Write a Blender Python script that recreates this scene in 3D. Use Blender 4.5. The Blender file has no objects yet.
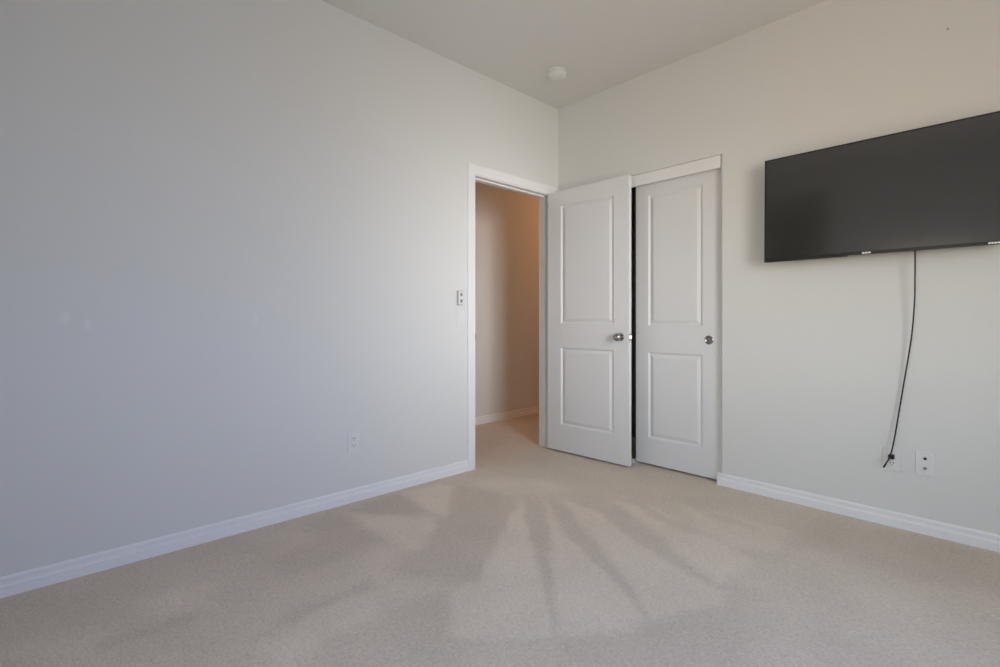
import bpy, bmesh, math
import numpy as np
from mathutils import Vector, Matrix

S = bpy.context.scene
COL = S.collection
R = math.radians

# ------------------------------------------------------------------ camera
cam_d = bpy.data.cameras.new('camera')
cam = bpy.data.objects.new('camera', cam_d)
COL.objects.link(cam)
cam.location = (-3.088, -2.580, 1.014)
cam.rotation_euler = (R(90), 0, R(46.65 - 90))
cam_d.sensor_width = 36
cam_d.lens = 17.64
cam_d.shift_y = -0.0125
cam_d.clip_start = 0.02
S.camera = cam

# ------------------------------------------------------------------ sky, exposure
S.view_settings.view_transform = 'Standard'
S.view_settings.look = 'None'
S.view_settings.gamma = 1
S.view_settings.use_curve_mapping = False
S.view_settings.exposure = 0.0
S.cycles.diffuse_bounces = 10
S.cycles.max_bounces = 14
S.cycles.sample_clamp_indirect = 6

W = bpy.data.worlds.new('sky')
S.world = W
W.use_nodes = True
nt = W.node_tree
nt.nodes.clear()
out = nt.nodes.new('ShaderNodeOutputWorld')
bg = nt.nodes.new('ShaderNodeBackground')
tc = nt.nodes.new('ShaderNodeTexCoord')
sx = nt.nodes.new('ShaderNodeSeparateXYZ')
mp = nt.nodes.new('ShaderNodeMapRange')
mp.inputs['From Min'].default_value = -1
mp.inputs['From Max'].default_value = 1
cr = nt.nodes.new('ShaderNodeValToRGB')
e = cr.color_ramp.elements
e[0].position = 0.0; e[0].color = (0.42, 0.40, 0.37, 1)       # paving and planting below the horizon
e[1].position = 1.0; e[1].color = (0.30, 0.48, 1.0, 1)         # blue overhead
for p, c in ((0.47, (0.50, 0.475, 0.43, 1)), (0.52, (0.78, 0.86, 1.0, 1)), (0.66, (0.50, 0.68, 1.0, 1))):
    n = e.new(p); n.color = c
nt.links.new(tc.outputs['Generated'], sx.inputs[0])
nt.links.new(sx.outputs['Z'], mp.inputs['Value'])
nt.links.new(mp.outputs['Result'], cr.inputs['Fac'])
# bright haze round the low sun
SUN_DIR = Vector((-0.34, -0.94, 0.05)).normalized()
dt = nt.nodes.new('ShaderNodeVectorMath'); dt.operation = 'DOT_PRODUCT'; dt.inputs[1].default_value = SUN_DIR
nt.links.new(tc.outputs['Generated'], dt.inputs[0])
mxm = nt.nodes.new('ShaderNodeMath'); mxm.operation = 'MAXIMUM'; mxm.inputs[1].default_value = 0.0
pw = nt.nodes.new('ShaderNodeMath'); pw.operation = 'POWER'; pw.inputs[1].default_value = 26.0
nt.links.new(dt.outputs['Value'], mxm.inputs[0]); nt.links.new(mxm.outputs[0], pw.inputs[0])
gl = nt.nodes.new('ShaderNodeMix'); gl.data_type = 'RGBA'; gl.blend_type = 'ADD'; gl.clamp_factor = False
gl.inputs['B'].default_value = (2.7, 2.66, 2.66, 1)
nt.links.new(pw.outputs[0], gl.inputs['Factor']); 
# the sky is warmer and hazier on the sun's side, bluer away from it
az = nt.nodes.new('ShaderNodeMapRange')
az.inputs['From Min'].default_value = -0.75; az.inputs['From Max'].default_value = 0.25
nt.links.new(sx.outputs['X'], az.inputs['Value'])
tint = nt.nodes.new('ShaderNodeMix'); tint.data_type = 'RGBA'
tint.inputs['A'].default_value = (1.68, 1.42, 1.06, 1); tint.inputs['B'].default_value = (0.86, 0.93, 1.16, 1)
nt.links.new(az.outputs['Result'], tint.inputs['Factor'])
mu = nt.nodes.new('ShaderNodeMix'); mu.data_type = 'RGBA'; mu.blend_type = 'MULTIPLY'; mu.inputs['Factor'].default_value = 1
nt.links.new(cr.outputs['Color'], mu.inputs['A']); nt.links.new(tint.outputs['Result'], mu.inputs['B'])
nt.links.new(mu.outputs['Result'], gl.inputs['A'])
nt.links.new(gl.outputs['Result'], bg.inputs['Color'])
bg.inputs['Strength'].default_value = 6.4
nt.links.new(bg.outputs[0], out.inputs[0])

# wall openings, both behind the camera: daylight comes in here
WX0, WX1, WZ0, WZ1 = -2.36, -1.10, 0.75, 2.20
BY0, BY1, BZ0, BZ1 = -2.40, -1.35, 0.68, 1.60              # added opening in wall_back, for fill light
ROOM_X, ROOM_Y, H, FZ = -3.75, -3.35, 2.74, -0.004

def area(name, loc, rot, sx_, sy_, portal=False, energy=0, color=(1, 1, 1)):
    d = bpy.data.lights.new(name, 'AREA')
    d.shape = 'RECTANGLE'; d.size = sx_; d.size_y = sy_
    d.energy = energy; d.color = color
    d.cycles.is_portal = portal
    o = bpy.data.objects.new(name, d); COL.objects.link(o)
    o.location = loc; o.rotation_euler = rot
    return o
area('window_daylight_portal', ((WX0 + WX1) / 2, ROOM_Y - 0.13, (WZ0 + WZ1) / 2), (R(90), 0, 0), WX1 - WX0, WZ1 - WZ0, portal=True)
area('fill_daylight_portal', (ROOM_X - 0.13, (BY0 + BY1) / 2, (BZ0 + BZ1) / 2), (R(90), 0, R(-90)), BY1 - BY0, BZ1 - BZ0, portal=True)
# warm ceiling lamp of the hallway
hl = bpy.data.lights.new('hall_lamp_light', 'POINT')
hl.energy = 8.0; hl.color = (1.0, 0.40, 0.12); hl.shadow_soft_size = 0.12
hlo = bpy.data.objects.new('hall_lamp_light', hl); COL.objects.link(hlo)
hlo.location = (1.75, 0.60, 2.25)

# ------------------------------------------------------------------ materials
def mat(name, col, rough=0.5, metal=0.0, spec=0.5):
    m = bpy.data.materials.new(name); m.use_nodes = True
    b = m.node_tree.nodes['Principled BSDF']
    b.inputs['Base Color'].default_value = (*col, 1)
    b.inputs['Roughness'].default_value = rough
    b.inputs['Metallic'].default_value = metal
    b.inputs['Specular IOR Level'].default_value = spec
    return m

def bump(m, scale, strength, dist=0.002, detail=2):
    t = m.node_tree; b = t.nodes['Principled BSDF']
    g = t.nodes.new('ShaderNodeNewGeometry')
    n = t.nodes.new('ShaderNodeTexNoise'); n.inputs['Scale'].default_value = scale; n.inputs['Detail'].default_value = detail
    bp = t.nodes.new('ShaderNodeBump'); bp.inputs['Strength'].default_value = strength; bp.inputs['Distance'].default_value = dist
    t.links.new(g.outputs['Position'], n.inputs['Vector'])
    t.links.new(n.outputs['Fac'], bp.inputs['Height'])
    t.links.new(bp.outputs['Normal'], b.inputs['Normal'])
    return m

WALLC = (0.755, 0.760, 0.738)
M_wall = bump(mat('wall_paint', WALLC, 0.75, spec=0.25), 130, 0.10, 0.001)
M_ceil = bump(mat('ceiling_paint', (0.755, 0.752, 0.728), 0.9, spec=0.1), 90, 0.15, 0.001)
M_trim = mat('white_trim_paint', (0.88, 0.88, 0.88), 0.42, spec=0.4)
M_door = bump(mat('white_door_paint', (0.775, 0.78, 0.78), 0.45, spec=0.4), 40, 0.02, 0.001)
M_plate = mat('white_plastic', (0.78, 0.78, 0.77), 0.35)
M_slot = mat('dark_slot', (0.03, 0.03, 0.03), 0.6)
M_black = mat('black_plastic', (0.012, 0.011, 0.011), 0.45)
M_bezel = mat('black_bezel', (0.010, 0.0095, 0.009), 0.35)
M_screen = mat('lcd_screen', (0.028, 0.027, 0.024), 0.14, spec=1.0)
M_screen.node_tree.nodes['Principled BSDF'].inputs['Coat Weight'].default_value = 1.0
M_screen.node_tree.nodes['Principled BSDF'].inputs['Coat Roughness'].default_value = 0.12
M_nickel = mat('satin_nickel', (0.42, 0.40, 0.38), 0.24, 1.0)
M_steel = mat('bright_steel', (0.62, 0.61, 0.60), 0.38, 1.0)
M_pull = mat('aged_nickel', (0.33, 0.31, 0.30), 0.25, 1.0)
M_grey = mat('grey_plastic', (0.42, 0.42, 0.43), 0.5)
M_dgrey = mat('grey_buttons', (0.22, 0.22, 0.23), 0.5)
M_logo = mat('silver_logo', (0.85, 0.85, 0.84), 0.3)
M_detector = mat('detector_plastic', (0.80, 0.80, 0.79), 0.4)
M_guide = mat('white_nylon', (0.80, 0.80, 0.78), 0.45)
M_closet = mat('closet_shade', (0.22, 0.21, 0.19), 0.8)  # wall colour darkened to stand in for the shade inside the closet
M_out = mat('blocker_beige', (0.5, 0.48, 0.44), 0.9)

# wall_left has three faint pale scuffs with a shape of their own
M_wall_scuffed = bump(mat('scuffed_wall_paint', WALLC, 0.75, spec=0.25), 130, 0.10, 0.001)
def scuffs(m, spots):
    t = m.node_tree; b = t.nodes['Principled BSDF']
    g = t.nodes.new('ShaderNodeNewGeometry')
    last = None
    for (c, rx, rz) in spots:
        s = t.nodes.new('ShaderNodeVectorMath'); s.operation = 'SUBTRACT'; s.inputs[1].default_value = c
        q = t.nodes.new('ShaderNodeVectorMath'); q.operation = 'DIVIDE'; q.inputs[1].default_value = (rx, 1, rz)
        l = t.nodes.new('ShaderNodeVectorMath'); l.operation = 'LENGTH'
        r_ = t.nodes.new('ShaderNodeMapRange'); r_.interpolation_type = 'SMOOTHSTEP'
        r_.inputs['From Min'].default_value = 1.0; r_.inputs['From Max'].default_value = 0.2
        t.links.new(g.outputs['Position'], s.inputs[0]); t.links.new(s.outputs[0], q.inputs[0])
        t.links.new(q.outputs[0], l.inputs[0]); t.links.new(l.outputs['Value'], r_.inputs['Value'])
        if last is None:
            last = r_.outputs[0]
        else:
            a = t.nodes.new('ShaderNodeMath'); a.operation = 'MAXIMUM'
            t.links.new(last, a.inputs[0]); t.links.new(r_.outputs[0], a.inputs[1]); last = a.outputs[0]
    mx = t.nodes.new('ShaderNodeMix'); mx.data_type = 'RGBA'
    mx.inputs['A'].default_value = (*WALLC, 1); mx.inputs['B'].default_value = (0.805, 0.81, 0.79, 1)
    t.links.new(last, mx.inputs['Factor']); t.links.new(mx.outputs['Result'], b.inputs['Base Color'])
scuffs(M_wall_scuffed, [((-3.009, 0, 1.026), 0.022, 0.035), ((-2.940, 0, 0.998), 0.018, 0.035), ((-2.305, 0, 1.029), 0.012, 0.035)])

# carpet: pile lying two ways (vacuum strokes) is kept in the mesh attribute 'nap'
M_carpet = mat('beige_carpet', (0.5, 0.45, 0.4), 1.0, spec=0.0)
def carpet_nodes(m):
    t = m.node_tree; b = t.nodes['Principled BSDF']
    g = t.nodes.new('ShaderNodeNewGeometry')
    at = t.nodes.new('ShaderNodeAttribute'); at.attribute_name = 'nap'
    n1 = t.nodes.new('ShaderNodeTexNoise'); n1.inputs['Scale'].default_value = 3.2; n1.inputs['Detail'].default_value = 3
    n2 = t.nodes.new('ShaderNodeTexNoise'); n2.inputs['Scale'].default_value = 100; n2.inputs['Detail'].default_value = 2
    v = t.nodes.new('ShaderNodeTexVoronoi'); v.inputs['Scale'].default_value = 95
    for q in (n1, n2, v): t.links.new(g.outputs['Position'], q.inputs['Vector'])
    def M(op, a, b_, c=None):
        k = t.nodes.new('ShaderNodeMath'); k.operation = op
        for i, x in enumerate((a, b_, c)):
            if x is None: continue
            if isinstance(x, (int, float)): k.inputs[i].default_value = x
            else: t.links.new(x, k.inputs[i])
        return k.outputs[0]
    f = M('ADD', at.outputs['Fac'], M('MULTIPLY_ADD', n1.outputs['Fac'], 0.9, -0.45))
    f = M('ADD', f, M('MULTIPLY_ADD', n2.outputs['Fac'], 1.1, -0.55))
    f = M('SUBTRACT', f, M('MULTIPLY_ADD', v.outputs['Distance'], 0.7, -0.28))
    mx = t.nodes.new('ShaderNodeMix'); mx.data_type = 'RGBA'; mx.clamp_factor = False
    mx.inputs['A'].default_value = (0.595, 0.500, 0.395, 1); mx.inputs['B'].default_value = (0.755, 0.640, 0.508, 1)
    fc = M('MINIMUM', M('MAXIMUM', f, -0.7), 1.6)
    t.links.new(fc, mx.inputs['Factor']); t.links.new(mx.outputs['Result'], b.inputs['Base Color'])
    bp = t.nodes.new('ShaderNodeBump'); bp.inputs['Strength'].default_value = 0.45; bp.inputs['Distance'].default_value = 0.006
    h = M('SUBTRACT', M('MULTIPLY', n2.outputs['Fac'], 1.0), v.outputs['Distance'])
    t.links.new(h, bp.inputs['Height']); t.links.new(bp.outputs['Normal'], b.inputs['Normal'])
    b.inputs['Sheen Weight'].default_value = 0.15
carpet_nodes(M_carpet)

# ------------------------------------------------------------------ mesh helpers
class MB:
    def __init__(s): s.bm = bmesh.new()
    def box(s, lo, hi, bev=0.0, seg=2, mtx=None):
        lo = Vector(lo); hi = Vector(hi)
        r = bmesh.ops.create_cube(s.bm, size=1)
        vs = r['verts']
        c = (lo + hi) / 2; d = hi - lo
        for v in vs: v.co = Vector((v.co.x * d.x, v.co.y * d.y, v.co.z * d.z)) + c
        if bev:
            es = list({e_ for v in vs for e_ in v.link_edges})
            rr = bmesh.ops.bevel(s.bm, geom=es, offset=bev, segments=seg, affect='EDGES', profile=0.5)
            vs = list({v for v in vs if v.is_valid} | {v for v in rr['verts'] if v.is_valid})
        if mtx is not None: bmesh.ops.transform(s.bm, matrix=mtx, verts=vs)
        return s
    def lathe(s, prof, mtx=None, n=40):
        """profile [(radius, height)] turned about local z"""
        rings = []; new = []
        for r, h in prof:
            if r < 1e-6:
                v = s.bm.verts.new((0, 0, h)); rings.append([v]); new.append(v)
            else:
                ring = [s.bm.verts.new((r * math.cos(2 * math.pi * k / n), r * math.sin(2 * math.pi * k / n), h)) for k in range(n)]
                rings.append(ring); new += ring
        for a, b in zip(rings, rings[1:]):
            for k in range(n):
                k2 = (k + 1) % n
                if len(a) == 1 and len(b) == 1: continue
                if len(a) == 1: s.bm.faces.new((a[0], b[k], b[k2]))
                elif len(b) == 1: s.bm.faces.new((a[k], a[k2], b[0]))
                else: s.bm.faces.new((a[k], a[k2], b[k2], b[k]))
        if len(rings[0]) > 1: s.bm.faces.new(rings[0][::-1])
        if len(rings[-1]) > 1: s.bm.faces.new(rings[-1])
        if mtx is not None: bmesh.ops.transform(s.bm, matrix=mtx, verts=new)
        return s
    def prism(s, poly, fn, a, b):
        """closed polygon [(u, v)] swept from a to b; fn(u, v, t) -> point"""
        A = [s.bm.verts.new(fn(u, v, a)) for u, v in poly]
        B = [s.bm.verts.new(fn(u, v, b)) for u, v in poly]
        n = len(poly)
        for k in range(n): s.bm.faces.new((A[k], A[(k + 1) % n], B[(k + 1) % n], B[k]))
        s.bm.faces.new(A[::-1]); s.bm.faces.new(B)
        return s
    def tube(s, pts, r, n=10):
        pts = [Vector(p) for p in pts]
        rings = []
        up = Vector((0.3, 0.8, 0.2)).normalized()
        for i, p in enumerate(pts):
            d = (pts[min(i + 1, len(pts) - 1)] - pts[max(i - 1, 0)]).normalized()
            u = d.cross(up).normalized(); w = d.cross(u).normalized(); up = -w if False else up
            rr = r(i / (len(pts) - 1)) if callable(r) else r
            rings.append([s.bm.verts.new(p + (u * math.cos(2 * math.pi * k / n) + w * math.sin(2 * math.pi * k / n)) * rr) for k in range(n)])
        for a, b in zip(rings, rings[1:]):
            for k in range(n): s.bm.faces.new((a[k], a[(k + 1) % n], b[(k + 1) % n], b[k]))
        s.bm.faces.new(rings[0][::-1]); s.bm.faces.new(rings[-1])
        return s
    def build(s, name, m, parent=None, smooth=False, loc=None):
        bmesh.ops.recalc_face_normals(s.bm, faces=s.bm.faces[:])
        me = bpy.data.meshes.new(name); s.bm.to_mesh(me); s.bm.free()
        me.materials.append(m)
        o = bpy.data.objects.new(name, me); COL.objects.link(o)
        if smooth:
            me.polygons.foreach_set('use_smooth', [True] * len(me.polygons))
            try: me.set_sharp_from_angle(angle=R(35))
            except Exception: pass
        if parent: o.parent = parent
        if loc is not None: o.location = loc
        return o

def spline(pts, n=8):
    P = [Vector(p) for p in pts]; P = [P[0] * 2 - P[1]] + P + [P[-1] * 2 - P[-2]]
    o = []
    for i in range(1, len(P) - 2):
        for k in range(n):
            t = k / n
            a, b, c, d = P[i - 1], P[i], P[i + 1], P[i + 2]
            o.append(0.5 * ((2 * b) + (c - a) * t + (2 * a - 5 * b + 4 * c - d) * t * t + (3 * b - a - 3 * c + d) * t ** 3))
    o.append(P[-2]); return o

def tag(o, label=None, cat=None, kind=None, group=None):
    if label: o['label'] = label
    if cat: o['category'] = cat
    if kind: o['kind'] = kind
    if group: o['group'] = group
    return o
def empty(name, loc=(0, 0, 0), rot=(0, 0, 0)):
    o = bpy.data.objects.new(name, None); COL.objects.link(o)
    o.location = loc; o.rotation_euler = rot; o.empty_display_size = 0.1
    return o
def struct(o, label=None, cat=None): return tag(o, label, cat, 'structure')

T = Matrix.Translation
def rotm(ax, deg): return Matrix.Rotation(R(deg), 4, ax)

# ------------------------------------------------------------------ the room
DX0, DX1, WT = -0.889, -0.100, 0.115          # entry opening (inside the jambs), wall thickness
CY0, CY1 = -1.303, -0.12                       # closet opening along wall_right
HALL_Y, HX0, HX1 = 1.08, -1.9, 2.6
JT = 0.018

# floor: one carpet running through the doorway into the hallway
NAP = [
(0.18,0.050,[(-1.209,-0.213),(-1.122,-0.334),(-1.111,-0.586),(-1.296,-0.750),(-1.814,-1.124),(-2.040,-0.890),(-2.057,-0.764),(-1.948,-0.743),(-1.776,-0.727),(-1.737,-0.617),(-1.543,-0.517),(-1.365,-0.346)]),
(0.10,0.030,[(-1.910,-0.096),(-1.537,-0.063),(-1.566,-0.420),(-1.770,-0.320)]),
(1.00,0.035,[(-1.523,-0.075),(-1.256,-0.092),(-1.235,-0.188),(-1.389,-0.367),(-1.535,-0.506),(-1.561,-0.426)]),
(0.98,0.040,[(-1.903,-0.102),(-1.770,-0.320),(-1.613,-0.486),(-1.661,-0.610),(-1.866,-0.750),(-1.901,-0.545),(-1.919,-0.367)]),
(0.15,0.060,[(-1.923,-0.064),(-1.919,-0.367),(-1.935,-0.577),(-2.110,-0.595),(-2.302,-0.600),(-2.409,-0.593),(-2.371,-0.398),(-2.137,-0.358),(-2.139,-0.126)]),
(0.85,0.080,[(-1.950,-0.603),(-2.048,-0.903),(-1.976,-1.070),(-2.282,-0.952),(-2.473,-0.991),(-2.524,-0.865),(-2.286,-0.797)]),
(0.98,0.022,[(-1.086,-0.642),(-1.266,-0.742),(-1.826,-1.128),(-1.951,-1.094),(-2.127,-1.316),(-2.011,-1.448),(-1.880,-1.558),(-1.804,-1.484),(-1.673,-1.337),(-1.497,-1.124),(-1.267,-0.831)]),
(0.22,0.020,[(-1.087,-0.673),(-0.993,-0.729),(-1.267,-1.005),(-1.602,-1.303),(-1.878,-1.560),(-1.884,-1.554),(-1.722,-1.390),(-1.538,-1.172),(-1.259,-0.838)]),
(0.95,0.022,[(-1.005,-0.751),(-1.230,-1.039),(-1.344,-1.268),(-1.407,-1.434),(-1.446,-1.522),(-1.575,-1.712),(-1.665,-1.716),(-1.796,-1.635),(-1.877,-1.561),(-1.597,-1.308),(-1.267,-1.005)]),
(0.25,0.020,[(-0.925,-0.681),(-0.977,-0.851),(-1.105,-1.046),(-1.307,-1.366),(-1.412,-1.524),(-1.565,-1.717),(-1.577,-1.713),(-1.455,-1.514),(-1.350,-1.308),(-1.238,-1.088),(-1.025,-0.805)]),
(0.92,0.028,[(-0.915,-0.814),(-0.893,-1.037),(-1.015,-1.236),(-1.093,-1.405),(-1.144,-1.603),(-1.186,-1.758),(-1.211,-1.840),(-1.294,-1.851),(-1.575,-1.727),(-1.397,-1.518),(-1.271,-1.350),(-1.088,-1.052)]),
(0.28,0.030,[(-0.830,-0.669),(-0.712,-0.909),(-0.826,-1.193),(-1.017,-1.477),(-1.097,-1.609),(-1.199,-1.814),(-1.183,-1.714),(-1.135,-1.516),(-1.046,-1.315),(-0.916,-1.053),(-0.894,-0.834)]),
(0.92,0.028,[(-0.709,-1.009),(-0.633,-1.243),(-0.764,-1.473),(-0.822,-1.709),(-0.874,-1.811),(-1.174,-1.788),(-1.059,-1.588),(-0.923,-1.401)]),
(0.38,0.040,[(-0.647,-1.130),(-0.716,-1.333),(-0.771,-1.575),(-0.808,-1.494),(-0.772,-1.263)]),
(0.88,0.045,[(-0.485,-1.283),(-0.462,-1.425),(-0.428,-1.837),(-0.733,-1.832),(-0.802,-1.701),(-0.716,-1.502)]),
(0.42,0.050,[(-0.459,-1.328),(-0.480,-1.501),(-0.520,-1.688),(-0.559,-1.534)]),
(0.90,0.060,[(-1.059,-0.198),(-0.888,-0.249),(-0.728,-0.456),(-0.715,-0.729),(-0.912,-0.662),(-1.053,-0.552),(-1.110,-0.306)]),
(0.18,0.080,[(-0.121,-1.785),(-0.042,-2.523),(-0.465,-2.607),(-0.567,-2.270),(-0.582,-2.038),(-0.576,-1.887)]),
(0.72,0.120,[(-0.813,-1.869),(-0.729,-2.117),(-0.650,-2.433),(-0.863,-2.538),(-1.212,-2.336),(-1.142,-2.052),(-1.059,-1.857)]),
(0.32,0.060,[(-1.575,-1.738),(-1.289,-1.864),(-1.218,-1.896),(-1.418,-2.015),(-1.645,-2.039),(-1.850,-1.845),(-1.951,-1.637),(-1.884,-1.581),(-1.692,-1.715)]),
(0.85,0.060,[(-2.830,-0.374),(-2.582,-0.419),(-2.614,-0.647),(-2.794,-0.541)]),
(0.85,0.060,[(-3.216,-0.395),(-3.036,-0.474),(-2.946,-0.545),(-2.950,-0.670),(-3.115,-0.563)]),
(0.22,0.030,[(-2.956,-0.576),(-2.672,-0.600),(-2.688,-0.649),(-2.949,-0.647)]),
(0.88,0.050,[(-2.579,-0.959),(-2.251,-0.973),(-2.116,-0.957),(-2.244,-1.053),(-2.585,-1.108)]),
(0.20,0.040,[(-2.434,-0.825),(-2.142,-0.814),(-2.155,-0.892),(-2.576,-0.894)]),
(0.36,0.050,[(-2.426,-1.063),(-2.238,-1.082),(-1.976,-1.108),(-2.129,-1.316),(-2.169,-1.479),(-2.491,-1.213)]),
]
def make_floor():
    st = 0.016
    xs = np.arange(ROOM_X - 0.1, HX1 + 0.05, st); ys = np.arange(ROOM_Y - 0.1, HALL_Y + 0.1, st)
    X, Y = np.meshgrid(xs, ys); nx, ny = len(xs), len(ys)
    # ragged edges of the strokes
    px = X + 0.005 * np.sin(23 * Y + 3 * np.sin(9 * X)) + 0.004 * np.sin(61 * Y + 40 * X)
    py = Y + 0.005 * np.sin(21 * X + 3 * np.sin(8 * Y)) + 0.004 * np.sin(57 * X - 38 * Y)
    val = np.full(X.shape, 0.52)
    for v, sft, poly in NAP:
        d = np.full(X.shape, 9.0); ins = np.zeros(X.shape, bool)
        n = len(poly)
        for i in range(n):
            x0, y0 = poly[i]; x1, y1 = poly[(i + 1) % n]
            ex, ey = x1 - x0, y1 - y0
            t = np.clip(((px - x0) * ex + (py - y0) * ey) / (ex * ex + ey * ey + 1e-12), 0, 1)
            d = np.minimum(d, np.hypot(px - x0 - t * ex, py - y0 - t * ey))
            if y0 != y1:
                c = ((y0 > py) != (y1 > py)) & (px < (x1 - x0) * (py - y0) / (y1 - y0) + x0)
                ins ^= c
        sd = np.where(ins, d, -d)
        w = np.clip(sd / (2 * sft) + 0.5, 0, 1); w = w * w * (3 - 2 * w)
        val = val * (1 - w) + v * w
    me = bpy.data.meshes.new('floor')
    co = np.stack([X.ravel(), Y.ravel(), np.full(X.size, FZ)], 1)
    i = np.arange(nx * ny).reshape(ny, nx)
    q = np.stack([i[:-1, :-1], i[:-1, 1:], i[1:, 1:], i[1:, :-1]], -1).reshape(-1, 4)
    me.from_pydata(co.tolist(), [], q.tolist())
    a = me.attributes.new('nap', 'FLOAT', 'POINT'); a.data.foreach_set('value', val.ravel().astype(np.float32))
    me.materials.append(M_carpet); me.update()
    o = bpy.data.objects.new('floor', me); COL.objects.link(o)
    return struct(o, 'beige carpet with fan-shaped vacuum marks, running through the doorway', 'carpet floor')
make_floor()

m = MB(); m.box((ROOM_X - 0.12, ROOM_Y - 0.12, H), (HX1 + 0.1, HALL_Y + 0.12, H + 0.1))
struct(m.build('ceiling', M_ceil), 'flat painted ceiling', 'ceiling')

# wall_left, with the doorway
RO0, RO1, ROZ = DX0 - JT, DX1 + JT, 2.024 + JT
m = MB()
m.box((ROOM_X - 0.12, 0, FZ - 0.02), (RO0, WT, H)); m.box((RO1, 0, FZ - 0.02), (HX1, WT, H)); m.box((RO0, 0, ROZ), (RO1, WT, H))
struct(m.build('wall_left', M_wall_scuffed), 'long painted wall with the open doorway', 'wall')

# wall_right, with the closet opening (rounded drywall edge)
rb = 0.020
prof = [(0.12, CY1 - 1.163), (0.12, ROOM_Y - 0.12), (0.0, ROOM_Y - 0.12)]
prof += [(rb - rb * math.cos(a), CY0 - rb + rb * math.sin(a)) for a in [R(90) * k / 8 for k in range(9)]]
prof[0] = (0.12, CY0)
m = MB()
m.prism(prof, lambda u, v, t: (u, v, t), FZ - 0.02, 2.052)
m.box((0, ROOM_Y - 0.12, 2.052), (0.12, 0, H)); m.box((0, CY1, FZ - 0.02), (0.12, 0, 2.052))
struct(m.build('wall_right', M_wall, smooth=True), 'painted wall with the closet and the television', 'wall')

# closet interior
m = MB(); m.box((0.72, -1.9, FZ - 0.02), (0.80, 0, H)); m.box((0.12, -1.98, FZ - 0.02), (0.80, -1.9, H))
struct(m.build('wall_closet', M_closet), 'wall inside the closet, coloured dark to stand in for shade', 'wall')

# wall_front with the window, wall_back
y0, y1 = ROOM_Y - 0.12, ROOM_Y
m = MB()
m.box((ROOM_X - 0.12, y0, FZ - 0.02), (WX0, y1, H)); m.box((WX1, y0, FZ - 0.02), (0, y1, H))
m.box((WX0, y0, FZ - 0.02), (WX1, y1, WZ0)); m.box((WX0, y0, WZ1), (WX1, y1, H))
struct(m.build('wall_front', M_wall), 'painted wall with the window, behind the camera', 'wall')
AY0, AY1, AZ = -1.05, -0.12, 2.55
m = MB(); m.box((ROOM_X - 0.12, BY1, FZ - 0.02), (ROOM_X, AY0, H)); m.box((ROOM_X - 0.12, AY1, FZ - 0.02), (ROOM_X, 0, H)); m.box((ROOM_X - 0.12, AY0, AZ), (ROOM_X, AY1, H)); m.box((ROOM_X - 0.12, ROOM_Y, FZ - 0.02), (ROOM_X, BY0, H))
m.box((ROOM_X - 0.12, BY0, FZ - 0.02), (ROOM_X, BY1, BZ0)); m.box((ROOM_X - 0.12, BY0, BZ1), (ROOM_X, BY1, H))
struct(m.build('wall_back', M_wall), 'painted wall behind the camera', 'wall')
m = MB()
for x in (WX0, (WX0 + WX1) / 2 - 0.02, WX1 - 0.04): m.box((x, y0 + 0.02, WZ0), (x + 0.04, y0 + 0.07, WZ1), 0.004)
for z in (WZ0, WZ1 - 0.04): m.box((WX0 + 0.04, y0 + 0.025, z), (WX1 - 0.04, y0 + 0.065, z + 0.04), 0.004)
struct(m.build('window_1', M_trim), 'white framed slider window', 'window')

m = MB()  # unseen window added for fill light, set low to stay out of the screen
for y in (BY0, BY1 - 0.04): m.box((ROOM_X - 0.10, y, BZ0), (ROOM_X - 0.05, y + 0.04, BZ1), 0.004)
for z in (BZ0, BZ1 - 0.04): m.box((ROOM_X - 0.095, BY0 + 0.04, z), (ROOM_X - 0.055, BY1 - 0.04, z + 0.04), 0.004)
struct(m.build('fill_window', M_trim), 'low window added behind the camera for fill light', 'window')

# alcove added behind the camera to darken the reflection at the screen's left end
m = MB(); m.box((ROOM_X - 2.3, AY0 - 0.1, FZ - 0.02), (ROOM_X - 0.12, AY0, H)); m.box((ROOM_X - 2.3, AY1, FZ - 0.02), (ROOM_X - 0.12, AY1 + 0.1, H))
m.box((ROOM_X - 2.4, AY0 - 0.1, FZ - 0.02), (ROOM_X - 2.3, AY1 + 0.1, H)); m.box((ROOM_X - 2.3, AY0, AZ), (ROOM_X - 0.12, AY1, AZ + 0.1)); m.box((ROOM_X - 2.3, AY0, FZ - 0.1), (ROOM_X - 0.10, AY1, FZ - 0.02))
struct(m.build('reflection_alcove', M_wall), 'alcove added behind the camera as a dark reflection for the screen', 'wall')

# outside: added unseen slab keeping the sun haze out of fill_window
m = MB(); m.box((ROOM_X - 3.6, ROOM_Y - 0.12, FZ - 0.02), (ROOM_X - 0.12, ROOM_Y - 0.0, 3.0))
struct(m.build('haze_blocker', M_out), 'slab added outside the low window to block the sun haze', 'wall')

# hallway
m = MB(); m.box((HX0 - 0.1, HALL_Y, FZ - 0.02), (HX1 + 0.1, HALL_Y + 0.1, H))
struct(m.build('wall_hall', M_wall), 'hallway wall seen through the open doorway', 'wall')
m = MB(); m.box((HX0 - 0.1, WT, FZ - 0.02), (HX0, HALL_Y, H)); m.box((HX1, WT, FZ - 0.02), (HX1 + 0.1, HALL_Y, H))
struct(m.build('wall_hall_ends', M_wall), 'end walls of the hallway', 'wall')

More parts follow.
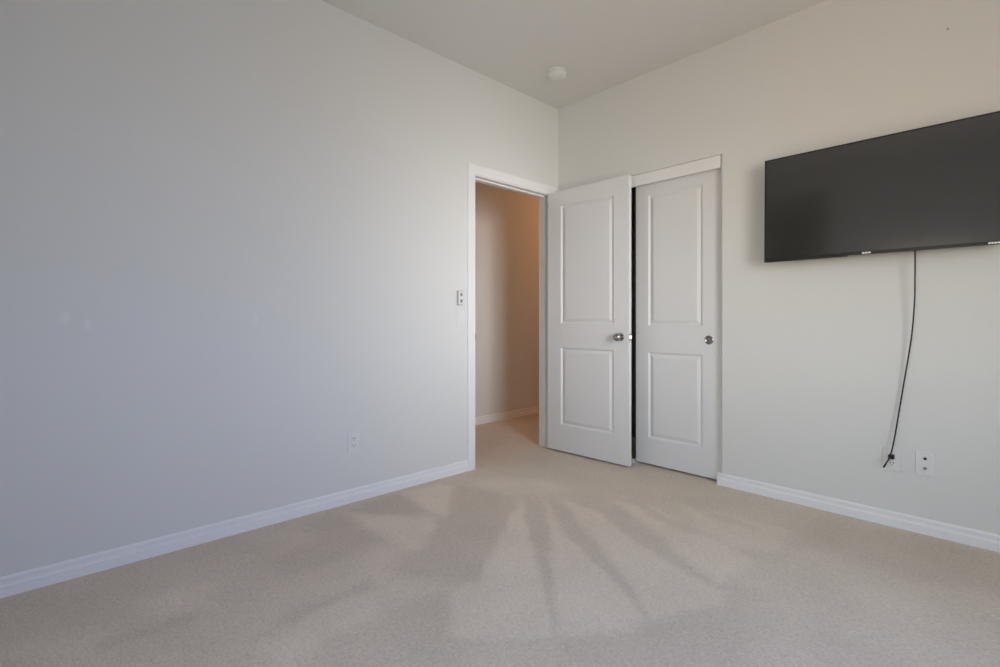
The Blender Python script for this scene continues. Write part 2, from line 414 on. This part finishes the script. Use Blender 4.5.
# ------------------------------------------------------------------ baseboards
BP = [(0, 0), (0.015, 0), (0.015, 0.043), (0.0090, 0.049), (0.0085, 0.060), (0.0105, 0.0625), (0.0105, 0.071), (0.0055, 0.078), (0, 0.078)]
def baseboard(name, runs, label):
    m = MB()
    for fn, a, b in runs: m.prism(BP, fn, a, b)
    struct(m.build(name, M_trim), label, 'baseboard')
onleft = lambda u, v, t: (t, -u, v + FZ - 0.004)
onright = lambda u, v, t: (-u, t, v + FZ - 0.004)
baseboard('baseboard_left', [(onleft, ROOM_X, -0.961), (onleft, -0.034, -0.016)], 'white stepped baseboard along the wall with the doorway')
baseboard('baseboard_right', [(onright, ROOM_Y, -1.290)], 'white stepped baseboard under the television wall')
baseboard('baseboard_hall', [(lambda u, v, t: (t, HALL_Y - u, v + FZ - 0.004), HX0, HX1)], 'white baseboard in the hallway')

# ------------------------------------------------------------------ door casing and jambs
CP = [(0, 0), (0.0, 0.009), (0.008, 0.012), (0.012, 0.0105), (0.030, 0.013), (0.050, 0.016), (0.062, 0.016), (0.066, 0.013), (0.066, 0)]
Z_HEAD = 2.026
def mitre(name, x0, x1, zh, y, sgn):
    """casing of the doorway on the wall face y; profile u outwards from the opening, v off the wall"""
    bm = MB(); b = bm.bm
    rows = []
    for u, v in CP:
        pts = [(x0 - u, FZ), (x0 - u, zh + u), (x1 + u, zh + u), (x1 + u, FZ)]
        rows.append([b.verts.new((px_, y - sgn * v, pz)) for px_, pz in pts])
    n = len(rows)
    for i in range(n):
        a, c = rows[i], rows[(i + 1) % n]
        for k in range(3): b.faces.new((a[k], a[k + 1], c[k + 1], c[k]))
    b.faces.new([r_[0] for r_ in rows]); b.faces.new([r_[3] for r_ in rows])
    return bm.build(name, M_trim)
struct(mitre('trim_1', DX0 - 0.006, DX1 + 0.001, Z_HEAD, 0.0, 1), 'white moulded casing around the open doorway', 'door casing')
struct(mitre('trim_2', DX0 - 0.006, DX1 + 0.006, Z_HEAD, WT, -1), 'white casing on the hallway side of the doorway', 'door casing')
m = MB()
m.box((DX0 - JT, -0.001, FZ), (DX0, WT + 0.001, 2.020 + JT)); m.box((DX1, -0.001, FZ), (DX1 + JT, WT + 0.001, 2.020 + JT))
m.box((DX0, -0.001, 2.020), (DX1, WT + 0.001, 2.020 + JT))
# door stop
m.box((DX0, 0.042, FZ), (DX0 + 0.011, 0.078, 2.020), 0.002); m.box((DX1 - 0.011, 0.042, FZ), (DX1, 0.078, 2.020), 0.002)
m.box((DX0 + 0.011, 0.042, 2.009), (DX1 - 0.011, 0.078, 2.020), 0.002)
jamb = struct(m.build('trim_3', M_trim), 'white door jamb lining the open doorway', 'door jamb')
m = MB(); m.box((DX0 - 0.0005, -0.004, 0.875), (DX0 + 0.0015, 0.036, 0.935), 0.0006); m.box((DX0 - 0.004, -0.010, 0.890), (DX0 + 0.0012, -0.001, 0.920), 0.0008)
m.build('strike_plate', M_pull, jamb)

# ------------------------------------------------------------------ two-panel doors
def door_leaf(name, w, th, z0, z1, panels, parent, back=True):
    """leaf in local x 0..w, z z0..z1; visible face at y=0 (looking along +y), back at y=th; panels (x0, x1, za, zb)"""
    GR = [(0.0, 0.0), (0.003, 0.0015), (0.013, 0.0095), (0.017, 0.0100), (0.036, 0.0022), (0.041, 0.0014)]
    bm = MB(); b = bm.bm
    def face(yf, s):
        xs = sorted({0, w, *[p[0] for p in panels], *[p[1] for p in panels]})
        zs = sorted({z0, z1, *[p[2] for p in panels], *[p[3] for p in panels]})
        cache = {}
        def V(x, z):
            k = (round(x, 5), round(z, 5))
            if k not in cache: cache[k] = b.verts.new((x, yf, z))
            return cache[k]
        for i in range(len(xs) - 1):
            for j in range(len(zs) - 1):
                cx_, cz_ = (xs[i] + xs[i + 1]) / 2, (zs[j] + zs[j + 1]) / 2
                if any(p[0] < cx_ < p[1] and p[2] < cz_ < p[3] for p in panels): continue
                b.faces.new((V(xs[i], zs[j]), V(xs[i + 1], zs[j]), V(xs[i + 1], zs[j + 1]), V(xs[i], zs[j + 1])))
        for (a, c, za, zb) in panels:
            prev = [V(a, za), V(c, za), V(c, zb), V(a, zb)]
            for (ins, dep) in GR[1:]:
                cur = [b.verts.new((x, yf + s * dep, z)) for x, z in ((a + ins, za + ins), (c - ins, za + ins), (c - ins, zb - ins), (a + ins, zb - ins))]
                for k in range(4): b.faces.new((prev[k], prev[(k + 1) % 4], cur[(k + 1) % 4], cur[k]))
                prev = cur
            b.faces.new(prev)
        return [V(x, z) for x, z in ((0, z0), (w, z0), (w, z1), (0, z1))], xs, zs, V
    fa, xs, zs, VA = face(0.0, 1); fb, _, _, VB = face(th, -1)
    for i in range(len(xs) - 1):
        for z in (z0, z1): b.faces.new((VA(xs[i], z), VA(xs[i + 1], z), VB(xs[i + 1], z), VB(xs[i], z)))
    for j in range(len(zs) - 1):
        for x in (0, w): b.faces.new((VA(x, zs[j]), VA(x, zs[j + 1]), VB(x, zs[j + 1]), VB(x, zs[j])))
    return bm.build(name, M_door, parent)

# entry door, opened a little past square: local x runs from the hinges to the free edge, local y towards wall_right
ANG = 2.0
door1 = struct(empty('door_1', (-0.147, 0, 0)), 'white two-panel door with a nickel knob, standing open in front of the closet', 'door')
# columns: local x -> (sin a, -cos a), local y -> (cos a, sin a)
sa, ca = math.sin(R(ANG)), math.cos(R(ANG))
door1.rotation_euler = (0, 0, math.atan2(-ca, sa))
s0, s1 = 0.016, 0.732
leaf = door_leaf('leaf', s1 - s0, 0.035, 0.010, 2.022, [(0.127, 0.597, 0.211, 0.811), (0.127, 0.597, 0.992, 1.908)], door1)
leaf.location = (s0, 0, 0)
KNOB = [(0.030, 0.0), (0.030, 0.003), (0.027, 0.007), (0.014, 0.009), (0.0115, 0.013), (0.0125, 0.020), (0.019, 0.025), (0.0255, 0.033), (0.0283, 0.042), (0.0275, 0.051), (0.0220, 0.059), (0.0120, 0.064), (0, 0.065)]
for sgn, y in ((1, 0.0), (-1, 0.035)):
    r_ = MB().lathe(KNOB[:4] + [(0.0, 0.010)], rotm('X', 90 * sgn)).build('rosette', M_nickel, door1, True, (0.667, y, 0.902))
    kn = MB().lathe([(0.0, 0.009)] + KNOB[4:], rotm('X', 90 * sgn)).build('knob', M_nickel, door1, True, (0.667, y, 0.902))
lp = MB().box((s1 - 0.0003, 0.0045, 0.874), (s1 + 0.0014, 0.0305, 0.931), 0.0006).build('latch_plate', M_steel, door1)
lb = MB()
lb.prism([(0.0, 0.009), (0.011, 0.020), (0.011, 0.026), (0.0, 0.026)], lambda u, v, t: (s1 + 0.001 + u, v, t), 0.893, 0.913)
lb.build('latch_bolt', M_pull, lp)
for z in (0.25, 1.02, 1.80):
    h = MB()
    h.lathe([(0.0055, -0.045), (0.0055, 0.045)], T((0.014, 0.0275, z)), 14)
    h.box((0.010, 0.030, z - 0.045), (0.055, 0.0372, z + 0.045))
    h.build('hinge', M_nickel, door1, True)

# closet sliding door: local x along -y of the room
door2 = struct(empty('door_2', (0.040, -0.690, 0), (0, 0, R(-90))), 'white two-panel sliding closet door with a round finger pull', 'closet door')
door_leaf('leaf', 0.606, 0.034, 0.010, 1.985, [(0.095, 0.485, 0.191, 0.797), (0.095, 0.485, 0.979, 1.904)], door2)
PULL = [(0.0285, 0.0), (0.0285, 0.0025), (0.0262, 0.0045), (0.0240, 0.0040), (0.0190, 0.0016), (0.0100, 0.0006), (0.0, 0.0004)]
MB().lathe(PULL, rotm('X', 90)).build('finger_pull', M_pull, door2, True, (0.527, 0, 0.892))
# header board that hides the sliding track
m = MB(); m.box((0.006, -1.3015, 1.972), (0.024, CY1, 2.0505), 0.0015)
struct(m.build('trim_4', M_trim), 'white header board above the closet opening', 'closet header')
m = MB(); m.box((0.036, CY0, 1.990), (0.118, CY1, 2.050))
struct(m.build('trim_5', M_pull), 'metal sliding track behind the closet header', 'closet track')

# floor guide of the sliding doors
g = tag(empty('door_guide', (0.075, -0.672, FZ)), 'small white floor guide at the left foot of the closet door', 'door guide')
MB().box((-0.055, -0.016, 0), (0.048, 0.016, 0.006), 0.0015).build('base', M_guide, g)
for x in (-0.044, 0.010, 0.040): MB().box((x - 0.003, -0.013, 0.005), (x + 0.003, 0.013, 0.026), 0.001).build('fin', M_guide, g)

# ------------------------------------------------------------------ television (local x along -y of the room, y into the wall)
TW, TH = 0.966, 0.570
tv = tag(empty('television', (-0.100, -1.592 - TW / 2, 1.348 + TH / 2 - 0.003), (0, R(0), 0)), 'black flat screen television mounted on the wall, switched off', 'television')
tv.rotation_euler = Matrix(((0, 1, 0), (-1, 0, 0), (0, 0, 1))).to_4x4().to_euler()
tv.rotation_euler = (rotm('X', 0.35) @ tv.rotation_euler.to_matrix().to_4x4()).to_euler()
bz = MB()
bw, bb, th = 0.007, 0.016, 0.012
x0, x1, z0, z1 = -TW / 2, TW / 2, -TH / 2, TH / 2
bz.box((x0, 0, z0), (x0 + bw, th, z1), 0.0012); bz.box((x1 - bw, 0, z0), (x1, th, z1), 0.0012)
bz.box((x0 + bw, 0, z1 - bw), (x1 - bw, th, z1), 0.0012); bz.box((x0 + bw, 0, z0), (x1 - bw, th, z0 + bb), 0.0012)
fr = bz.build('bezel', M_bezel, tv)
MB().box((x0 + bw - 0.001, 0.0015, z0 + bb - 0.001), (x1 - bw + 0.001, 0.006, z1 - bw + 0.001)).build('screen', M_screen, tv)
bk = MB(); bk.box((x0 + 0.002, 0.006, z0 + 0.002), (x1 - 0.002, 0.022, z1 - 0.002), 0.004)
bk.box((x0, 0.004, z0 - 0.0035), (x0 + 0.39, 0.016, z0 + 0.004), 0.001)
bk.box((x0 + 0.11, 0.020, z0 + 0.020), (x1 - 0.11, 0.062, z0 + 0.33), 0.012)
bk.build('back_housing', M_black, tv)
wm = MB(); wm.box((-0.11, 0.060, -0.06), (0.11, 0.099, 0.12), 0.002)
for x in (-0.10, 0.10): wm.box((x - 0.015, 0.058, -0.14), (x + 0.015, 0.072, 0.20), 0.002)
wm.build('wall_bracket', M_black, tv)
def mark(xc, widths):
    mk = MB(); w = sum(widths) + 0.0015 * (len(widths) - 1); x = xc - w / 2
    for q in widths:
        mk.box((x, -0.0012, z0 + 0.0035), (x + q, 0.001, z0 + 0.0115), 0.0004); x += q + 0.0015
    return tag(mk.build('logo', M_logo, tv), 'small silver mark on the lower bezel')
mark(-0.013, (0.011, 0.010, 0.011))
mark(0.434, (0.008, 0.007, 0.008, 0.010))

# ------------------------------------------------------------------ power cord
cp = [(-0.056, -2.2405, 1.354), (-0.058, -2.241, 1.300), (-0.060, -2.241, 1.232), (-0.050, -2.238, 1.105), (-0.036, -2.225, 0.934), (-0.024, -2.197, 0.725),
      (-0.022, -2.179, 0.589), (-0.032, -2.159, 0.430), (-0.056, -2.1465, 0.352), (-0.078, -2.133, 0.318), (-0.087, -2.127, 0.304), (-0.082, -2.128, 0.302), (-0.060, -2.135, 0.322), (-0.040, -2.143, 0.338), (-0.030, -2.1465, 0.3435)]
cord = tag(MB().tube(spline(cp, 10), 0.0032, 10).build('power_cord', M_black, None, True), 'thin black cord hanging from the television to the outlet', 'power cord')
pl = MB(); pl.box((-0.032, -2.158, 0.333), (-0.008, -2.135, 0.354), 0.003)
pl.build('plug', M_black, cord)

# ------------------------------------------------------------------ plates on the walls
# builders work in local x across the wall, z up, -y out of the wall
def plate_bm(w, h): return MB().box((-w / 2, -0.006, -h / 2), (w / 2, 0, h / 2), 0.0022)
def duplex(name, label, loc, rz):
    o = tag(empty(name, loc, (0, 0, rz)), label, 'outlet')
    plate_bm(0.071, 0.115).build('cover_plate', M_plate, o)
    for z in (0.0195, -0.0195):
        rc = MB().box((-0.0165, -0.0085, z - 0.0145), (0.0165, -0.005, z + 0.0145), 0.0014).build('receptacle', M_plate, o)
        for x, hh in ((-0.0065, 0.0045), (0.0065, 0.0036)):
            MB().box((x - 0.0013, -0.0090, z + 0.003 - hh), (x + 0.0013, -0.0082, z + 0.003 + hh)).build('slot', M_slot, rc)
        MB().lathe([(0.0024, 0), (0.0024, 0.0006)], T((0, -0.0084, z - 0.0085)) @ rotm('X', 90), 12).build('slot', M_slot, rc)
    MB().lathe([(0.003, 0), (0.002, 0.0012), (0, 0.0013)], T((0, -0.006, 0)) @ rotm('X', 90), 12).build('screw', M_plate, o, True)
    return o
duplex('wall_outlet', 'white outlet low on the bare wall left of the doorway', (-1.791, 0, 0.332), 0)
duplex('wall_outlet', 'white outlet with the black television cord plugged in', (0, -2.1465, 0.328), R(-90))
o = tag(empty('cable_plate', (0, -2.272, 0.334), (0, 0, R(-90))), 'white cable plate with two jacks, right of the plugged-in outlet', 'wall plate')
plate_bm(0.071, 0.115).build('cover_plate', M_plate, o)
for z, mm in ((0.0225, M_slot), (-0.0235, M_dgrey)):
    MB().lathe([(0.0062, 0), (0.0062, 0.002), (0.0050, 0.003), (0.0050, 0.009), (0.0, 0.009)], T((0, -0.006, z)) @ rotm('X', 90), 18).build('jack', mm, o, True)
for z in (0.045, -0.045):
    MB().lathe([(0.003, 0), (0.002, 0.0012), (0, 0.0013)], T((0, -0.006, z)) @ rotm('X', 90), 12).build('screw', M_plate, o, True)

o = tag(empty('light_switch', (-1.022, 0, 1.034)), 'white rocker light switch beside the door casing', 'light switch')
plate_bm(0.071, 0.108).build('cover_plate', M_plate, o)
rk = MB(); rk.prism([(-0.0330, 0.0), (0.0330, 0.0), (0.0330, 0.0105), (0.0, 0.0070), (-0.0330, 0.0085)], lambda u, v, t: (t, -v, u), -0.0165, 0.0165)
rk.build('rocker', M_plate, o)
o = tag(empty('fan_remote', (-1.028, 0, 1.168)), 'small wall remote with two grey buttons, above the light switch', 'remote control')
MB().box((-0.0235, -0.010, -0.049), (0.0235, 0, 0.049), 0.004).build('cradle', M_grey, o)
MB().box((-0.0185, -0.021, -0.044), (0.0185, -0.008, 0.046), 0.004).build('remote_body', M_plate, o)
for z in (0.022, -0.020): MB().box((-0.007, -0.0228, z - 0.010), (0.009, -0.0205, z + 0.010), 0.002).build('button', M_dgrey, o)

# ------------------------------------------------------------------ smoke detector
o = tag(empty('smoke_detector', (-0.470, -0.383, H), (R(180), 0, 0)), 'round white smoke detector on the ceiling near the corner', 'smoke detector')
MB().lathe([(0.069, 0), (0.069, 0.006), (0.066, 0.010), (0.058, 0.011), (0, 0.011)], None, 48).build('base', M_detector, o, True)
MB().lathe([(0.055, 0.010), (0.055, 0.014), (0.062, 0.016), (0.0625, 0.026), (0.058, 0.034), (0.046, 0.040), (0.030, 0.0425), (0, 0.043)], None, 48).build('cover', M_detector, o, True)
MB().lathe([(0.010, 0.040), (0.010, 0.0445), (0.008, 0.0455), (0, 0.0455)], T((0.022, 0.010, 0)), 20).build('test_button', M_plate, o, True)

# small screw left in the wall above the television
tag(MB().lathe([(0.0045, 0), (0.0045, 0.004), (0.003, 0.006), (0, 0.006)], T((0, -2.352, 2.376)) @ rotm('Y', -90), 14).build('wall_screw', M_grey, None, True), 'tiny grey screw in the wall above the television', 'screw')
